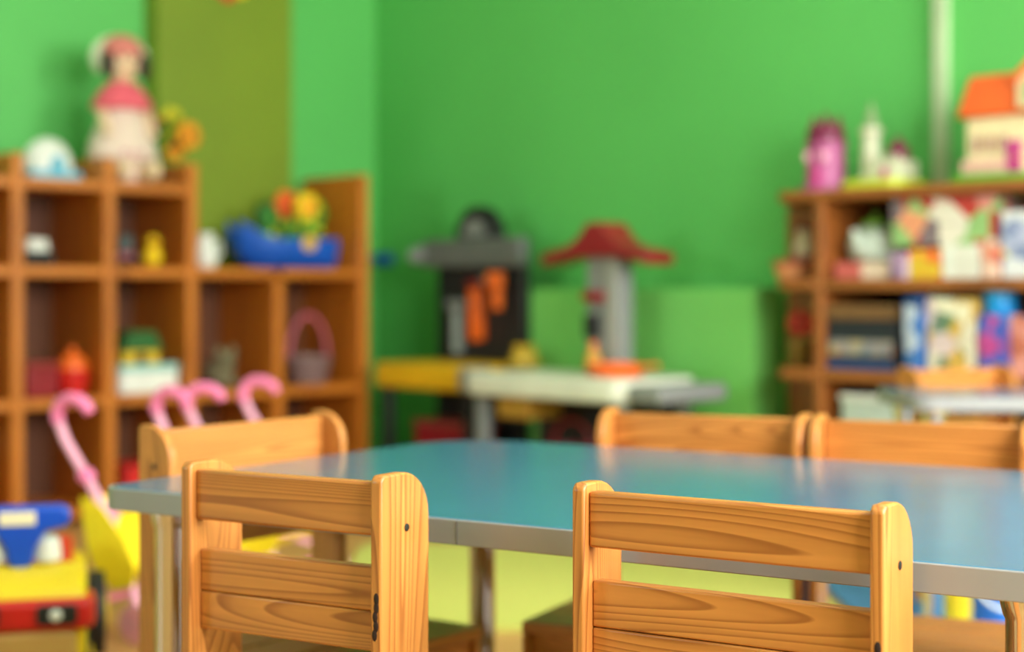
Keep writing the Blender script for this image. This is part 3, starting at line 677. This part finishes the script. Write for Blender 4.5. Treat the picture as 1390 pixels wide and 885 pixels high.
# dollhouse
t = RT('dollhouse', 'cream dollhouse with orange roof on a green base on the brown shelf', 'dollhouse', 1404, .17, T_ + e_)
MB().prism(rrect(-.19, .19, -.15, .14, .03), 'Z', 0, .022).build('base', mat('grass_green_plastic', (86, 172, 44), .5), t, .006)
HC = mat('dollhouse_cream', (240, 222, 176), .5)
Bx(-.155, .155, -.10, .10, .0225, .185).build('wall', HC, t, .004)
MB().prism([(-.18, .1855), (.18, .1855), (.135, .30), (-.135, .30)], 'Y', -.12, .12).build('roof', mat('roof_orange', (238, 100, 34), .45), t, .008)
MB().prism([(.02, .2), (.13, .2), (.13, .28), (.075, .33), (.02, .28)], 'Y', -.135, -.02).build('dormer', HC, t, .003)
MB().prism([(.005, .278), (.02, .268), (.075, .318), (.13, .268), (.145, .278), (.075, .345)], 'Y', -.145, -.02).build('dormer_roof', mat('roof_orange', (238, 100, 34), .45), t)
dw = Bx(.05, .10, -.14, -.1355, .215, .27).build('window', mat('leafy_glass', (110, 150, 80), .3), t)
Bx(.073, .077, -.143, -.1405, .215, .27).build('window_bar', WHITE, dw)
for x in (-.135, -.095, -.055): w0 = Bx(x, x + .028, -.104, -.1005, .085, .13).build('window', mat('window_brown', (170, 110, 70), .5), t); Bx(x + .012, x + .016, -.107, -.1045, .085, .13).build('window_bar', WHITE, w0)
dr = Bx(-.03, .02, -.106, -.1005, .023, .115).build('door', MAGENTA, t, .003); MB().ell((.012, -.109, .065), (.004, .004, .004), 8, 6).build('knob', YELLOW, dr)
fn = MB()
for k in range(7): fn.box(-.15 + k * .02, -.14 + k * .02, -.135, -.13, .0225, .06)
for k in range(7): Bx(-.15 + k * .02, -.138 + k * .02, -.135, -.128, .0225, .062).build('fence_picket', mat('pale_rose_plastic', (226, 176, 164), .5), t)

# row 1
t = RT('toy_teapot', 'large pale toy teapot with green lid on the brown shelf', 'toy teapot', 1190, .15, M_ + .0525, 90); t.scale = (.9, .9, 1)
PW = mat('pale_mint_plastic', (206, 220, 206), .4)
MB().lathe([(.06, 0), (.085, .012), (.095, .05), (.085, .085), (.055, .105)], seg=28).build('body', PW, t)
MB().lathe([(.056, .1055), (.05, .118), (.028, .13), (.012, .134), (.014, .148), (.003, .152)], seg=24).build('lid', mat('lid_green', (120, 170, 60), .45), t)
MB().tube([(-.085, 0, .04), (-.12, 0, .055), (-.135, 0, .095)], [.018, .013, .010], 12).build('spout', PW, t)
MB().tube([(.075, 0, .09), (.115, 0, .085), (.125, 0, .05), (.09, 0, .025)], .008, 10).build('handle', GREY, t)
t = RT('toy_box', 'flat pink and white box under the toy teapot', 'box', 1192, .12, M_ + e_)
Bx(-.095, -.002, -.09, .09, 0, .05).build('body', mat('rose_card', (206, 98, 92), .6), t, .003); Bx(-.001, .095, -.09, .09, 0, .05).build('lid', mat('cream_card', (232, 206, 186), .6), t, .003)
def game_box(label, px, dep, z, wx, wy, h, cols, rz=0, scale=14, tilt=0, lid=True):
    t = RT('game_box', label, 'box', px, dep, z, rz)
    m = printed('print_%d_%d' % (int(px), int(z * 1000)), cols, scale)
    if tilt: t.rotation_euler.y = R(tilt)
    Bx(-wx / 2, wx / 2, -wy / 2, wy / 2, 0, h * .45).build('tray', m, t, .002)
    Bx(-wx / 2 - .002, wx / 2 + .002, -wy / 2 - .002, wy / 2 + .002, h * .45 + .0004, h).build('lid', m, t, .002)
RW = (196, 52, 48); PK = (226, 140, 130); WH = (232, 222, 206); GY = (130, 110, 118)
game_box('small lilac printed box in front of the picture box', 1224, .03, M_ + e_, .05, .04, .075, [(176, 140, 176), (206, 190, 206), (140, 110, 150)])
game_box('orange and yellow printed box under the red picture box', 1272, .09, M_ + e_, .10, .13, .085, [(236, 150, 40), (226, 190, 50), (240, 120, 50)], scale=20)
game_box('white printed box under the red picture box', 1320, .09, M_ + e_, .115, .13, .0945, [(226, 222, 210), (236, 236, 226), (196, 206, 150)], scale=10)
game_box('narrow peach printed box beside the white box', 1360, .09, M_ + e_, .05, .13, .0945, [(236, 170, 140), (240, 200, 180), (220, 120, 100)], scale=22)
game_box('large red, pink and white picture box lying across the smaller boxes', 1300, .12, M_ + .0955, .33, .17, .138, [RW, PK, WH, GY, (240, 160, 120), WH, RW, (150, 190, 120)], scale=15)
game_box('pale blue and white upright box on the middle board of the brown shelf', 1398, .10, M_ + e_, .09, .14, .185, [(186, 190, 220), (226, 226, 230), (140, 150, 190), (230, 220, 140)], scale=20)
# row 2
t = RT('storage_box', 'dark blue storage box with brown lid on the brown shelf', 'box', 1197, .13, L3 + e_)
NV = mat('navy_card', (26, 30, 42), .5)
Bx(-.12, .12, -.11, .11, 0, .15).build('body', NV, t, .004); Bx(-.124, .124, -.114, .114, .1505, .195).build('lid', mat('brown_card', (120, 84, 46), .6), t, .004)
Bx(-.11, .11, -.1125, -.1105, .045, .09).build('label_strip', printed('strip_print', [(150, 140, 140), (190, 120, 80), (110, 120, 140), (176, 160, 130)], 30), t); Bx(-.118, .118, -.113, -.1105, .004, .024).build('blue_strip', mat('deep_blue_card', (40, 70, 130), .5), t)
BL = (30, 130, 200)
game_box('blue and white printed box next to the dark storage box', 1254, .06, L3 + e_, .05, .12, .22, [BL, (60, 110, 180), (190, 200, 220), (20, 60, 120)], scale=16)
game_box('green based puzzle box in white, yellow and grey print', 1303, .07, L3 + e_, .15, .10, .215, [(226, 214, 190), (214, 170, 80), (110, 130, 110), (226, 200, 200), (90, 130, 90), (240, 230, 200)], scale=18)
game_box('purple, pink and blue printed box on the brown shelf', 1362, .07, L3 + e_, .09, .10, .17, [(120, 80, 170), (60, 90, 190), (196, 70, 150), (90, 110, 190)], scale=18)
game_box('orange and pink printed box at the far end of the row', 1401, .07, L3 + e_, .07, .10, .17, [(236, 150, 50), (226, 150, 140), (200, 110, 90), BL], scale=18)
t = RT('toy_drum', 'bright blue toy drum standing on the purple printed box', 'toy drum', 1358, .07, L3 + .171)
MB().lathe([(.042, 0), (.044, .003), (.044, .052), (.042, .055)], seg=24).build('shell', mat('azure_plastic', (0, 140, 210), .4), t); MB().lathe([(.046, .0552), (.046, .063), (.03, .064)], seg=24).build('rim', SKY, t)
# row 3
t = RT('storage_bin', 'pale grey-white plastic storage bin on the low board of the brown shelf', 'storage bin', 1203, .13, L4 + e_)
MB().prism(rrect(-.10, .10, -.10, .10, .02), 'Z', 0, .19).build('bin', mat('pale_bin', (196, 208, 202), .45), t, .006); MB().prism(rrect(-.106, .106, -.107, .107, .022), 'Z', .1903, .21).build('rim', WHITE, t, .005)
# end boards
t = RT('toy_snowman', 'small white round toy figure with red hat on the open end board', 'toy', 1092, .16, M_ + .0625)
MB().ell((0, 0, .033), (.036, .034, .033)).ell((0, 0, .083), (.027, .026, .027)).tube([(0, 0, .03), (0, 0, .08)], .02).build('body', mat('warm_white_plush', (226, 210, 180), .9), t, remesh=.005)
MB().lathe([(.028, .098), (.024, .108), (.003, .125)], seg=18).build('hat', DRED, t)
for s in (-1, 1): MB().ell((s * .01, -.025, .088), (.003, .003, .004), 8, 6).build('eye', BLACK, t)
t = RT('toy_basket', 'peach toy basin with dark red rim on the open end board', 'toy basin', 1081, .15, M_ + e_)
MB().lathe([(.05, 0), (.06, .004), (.072, .045), (.066, .05)], seg=28).build('basin', mat('peach_plastic', (226, 150, 100), .5), t); MB().lathe([(.07, .0503), (.078, .052), (.076, .0605), (.05, .062)], seg=28).build('rim', mat('rose_red_plastic', (184, 62, 60), .45), t)
t = RT('toy_flower', 'red toy flower in a yellow-brown pot on the lower open end board', 'toy flower', 1088, .16, L3 + e_)
MB().lathe([(.028, 0), (.032, .004), (.042, .065), (.046, .07), (.046, .08), (.036, .08)], seg=22).build('pot', mat('khaki_plastic', (150, 116, 50), .5), t)
MB().tube([(0, 0, .07), (0, 0, .12)], .006, 8).build('stem', LEAF, t)
for k in range(7):
    a = R(360 * k / 7); MB().ell((.034 * math.cos(a), 0, .135 + .024 * math.sin(a)), (.022, .018, .02), 12, 8).build('petal', mat('brick_red_petal', (200, 52, 32), .6), t)
MB().ell((0, -.014, .135), (.016, .012, .014), 12, 8).build('flower_centre', DRED, t)

# ------------------------------------------------------------------ doll strollers
def stroller():
    t = thing('doll_stroller', 'pink doll stroller with yellow seat sling beside the ride-on car', 'doll stroller', (-.966, 3.9, 0), R(-120.4), 'pink doll strollers'); t.scale = (1.03, 1.0, .955)
    Wd = .16
    for s in (-1, 1):
        x = s * Wd
        fr = MB().tube([(x, .0, .505), (x, .02, .465), (x, .075, .395), (x, .14, .31), (x, .20, .20), (x, .245, .075)], .0115, 12).build('frame_tube', PALEPINK, t)
        MB().tube([(x, .095, .535), (x, .085, .553), (x, .06, .566), (x, .03, .568), (x, .005, .556), (x, -.008, .53), (x, -.004, .507)], [.012, .0145, .0155, .0155, .0155, .0155, .0145], 14).build('handle_grip', PINK, fr)
        MB().tube([(x * .93, .165, .30), (x * .93, .12, .19), (x * .93, .05, .06)], .0105, 12).build('rear_tube', PALEPINK, t)
        MB().ell((x, .085, .383), (.02, .022, .02)).build('joint', PINK, fr)
        for (y, nm) in ((.25, 'front_wheel'), (.045, 'rear_wheel')):
            for k in (-1, 1):
                MB().lathe([(.02, -.007), (.045, -.006), (.047, 0), (.045, .006), (.02, .007)], seg=22, M=Matrix.Translation((x * .97 + k * .016, y, .0472)) @ Matrix.Rotation(R(90), 4, 'Y')).build('wheel', PALEPINK, t)
    for (y, z) in ((.245, .075), (.055, .07), (.14, .305)):
        MB().tube([(-Wd, y, z), (Wd, y, z)], .009, 10).build('cross_bar', PINK, t)
    MB().tube([(-Wd * .93, .06, .09), (0, .15, .15), (Wd * .93, .235, .10)], .008, 10).build('brace', PALEPINK, t)
    MB().tube([(Wd * .93, .06, .09), (0, .15, .165), (-Wd * .93, .235, .10)], .008, 10).build('brace', PALEPINK, t)
    prof = [(.085, .335), (.10, .28), (.12, .215), (.15, .165), (.20, .15), (.245, .175)]
    mb = MB(); nx = 11; vs = []; npf = len(prof)
    for off in (0, .009):
        for (y, z) in prof:
            for i in range(nx):
                u_ = -1 + 2 * i / (nx - 1); sag = .02 * (1 - u_ * u_)
                vs.append((u_ * (Wd - .004), y - sag * .5 + off * .7, z - sag + off * .7))
    fs = []; o2 = nx * npf
    for j in range(npf - 1):
        for i in range(nx - 1):
            a_ = j * nx + i; fs += [(a_, a_ + 1, a_ + nx + 1, a_ + nx), (o2 + a_, o2 + a_ + nx, o2 + a_ + nx + 1, o2 + a_ + 1)]
    edge = [i for i in range(nx)] + [j * nx + nx - 1 for j in range(1, npf)] + [(npf - 1) * nx + i for i in range(nx - 2, -1, -1)] + [j * nx for j in range(npf - 2, 0, -1)]
    for k in range(len(edge)):
        a_, b_ = edge[k], edge[(k + 1) % len(edge)]; fs.append((a_, o2 + a_, o2 + b_, b_))
    mb.add(vs, fs).build('seat_sling', mat('yellow_fabric', (252, 222, 20), .75, .05, 60), t)
    for s in (-1, 1):
        wing = [(.085, .335), (.15, .315), (.215, .25), (.255, .175), (.245, .135), (.19, .122), (.135, .15), (.105, .22)]
        MB().prism(wing, 'X', s * (Wd + .0135), s * (Wd + .0195)).build('seat_side', mat('yellow_fabric', (252, 222, 20), .75, .05, 60), t, .002)
    return t
s1_ = stroller()
s2_ = copy_tree(s1_); s2_.location = (-.785, 4.33, 0); s2_.rotation_euler = (0, 0, R(-106.3))
s2_['label'] = 'pink doll stroller behind the chair at the end of the blue table'

# ------------------------------------------------------------------ ride-on car
t = thing('ride_on_car', 'yellow and red ride-on toy car with blue steering handle beside the stroller', 'ride-on toy', (-1.015, 3.36, 0), R(15))
YB2 = mat('car_yellow', (250, 214, 30), .35)
MB().prism([(-.24, .06), (.25, .06), (.25, .19), (.21, .215), (.10, .20), (-.05, .20), (-.10, .245), (-.20, .235), (-.25, .20)], 'X', -.128, .128).build('body', YB2, t, .02, seg=3)
MB().prism(rrect(-.145, .145, -.268, -.14, .03), 'Z', .135, .195).build('bumper', RED, t, .012)
for s in (-1, 1):
    h = MB().prism(rrect(s * .072 - .038, s * .072 + .038, .148, .186, .01), 'Y', -.276, -.266).build('headlight', DGREY, t, .003)
    MB().ell((s * .07, -.277, .167), (.012, .006, .012), 14, 8).build('lens', WHITE, h)
    MB().lathe([(.016, .2455), (.03, .25), (.026, .29), (.012, .30)], (s * .05, -.11, 0), 18).build('horn', WHITE, t)
    for (y, r_, x) in ((-.17, .06, .115), (.14, .09, .15)):
        wh = MB().lathe([(r_ * .6, -.02), (r_ - .004, -.018), (r_, -.012), (r_, .012), (r_ - .004, .018), (r_ * .6, .02)], seg=26, M=Matrix.Translation((s * x, y, r_ + .0002)) @ Matrix.Rotation(R(90), 4, 'Y')).build('wheel', BLACK, t)
        MB().lathe([(r_ * .42, -.004), (r_ * .42, .003), (.01, .005)], seg=20, M=Matrix.Translation((s * (x + .021), y, r_)) @ Matrix.Rotation(R(90 * s), 4, 'Y')).build('hubcap', YELLOW, wh)
MB().prism(rrect(-.11, .11, -.264, -.20, .02), 'Z', .075, .1345).build('lower_bumper', mat('tan_plastic', (206, 160, 90), .5), t, .01)
MB().prism([(.02, .2005), (.20, .222), (.245, .235), (.23, .25), (.18, .24), (.02, .222)], 'X', -.10, .10).build('seat', RED, t, .01)
stw = MB().prism([(-.022, .24), (.022, .24), (.028, .275), (.048, .31), (.085, .318), (.097, .33), (.097, .35), (.085, .362), (-.085, .362), (-.097, .35), (-.097, .33), (-.085, .318), (-.048, .31), (-.028, .275)], 'Y', -.15, -.11).build('steering_handle', mat('cobalt_plastic', (10, 76, 196), .35), t, .012, seg=3)
Bx(-.04, .03, -.1535, -.1505, .325, .352).build('sticker', CREAM, stw, .001)
MB().tube([(0, -.13, .20), (0, -.13, .25)], .02, 14).build('steering_column', BLUE, t)

# ------------------------------------------------------------------ stools on the floor beyond the table
def stool(label, px, D, m, m2):
    p = px_pt(px, D); t = thing('toy_bucket', label, 'toy bucket', (p.x, p.y, .0125))
    MB().lathe([(.034, 0), (.037, .004), (.044, .16), (.048, .165), (.048, .178), (.042, .178), (.034, .01)], seg=26).build('bucket', m, t)
    MB().tube([(.046 * math.cos(R(180 + 180 * i / 14)), -.03 - .05 * math.sin(R(180 * i / 14)), .165 - .05 * math.sin(R(180 * i / 14))) for i in range(15)], .004, 8).build('handle', m2, t)
stool('yellow toy bucket standing on the blue rug under the small table', 1296, 3.79, YELLOW, ORANGE)
stool('blue toy bucket standing on the blue rug in front of the small table', 1347, 3.45, mat('toy_blue', (60, 120, 200), .4), WHITE)
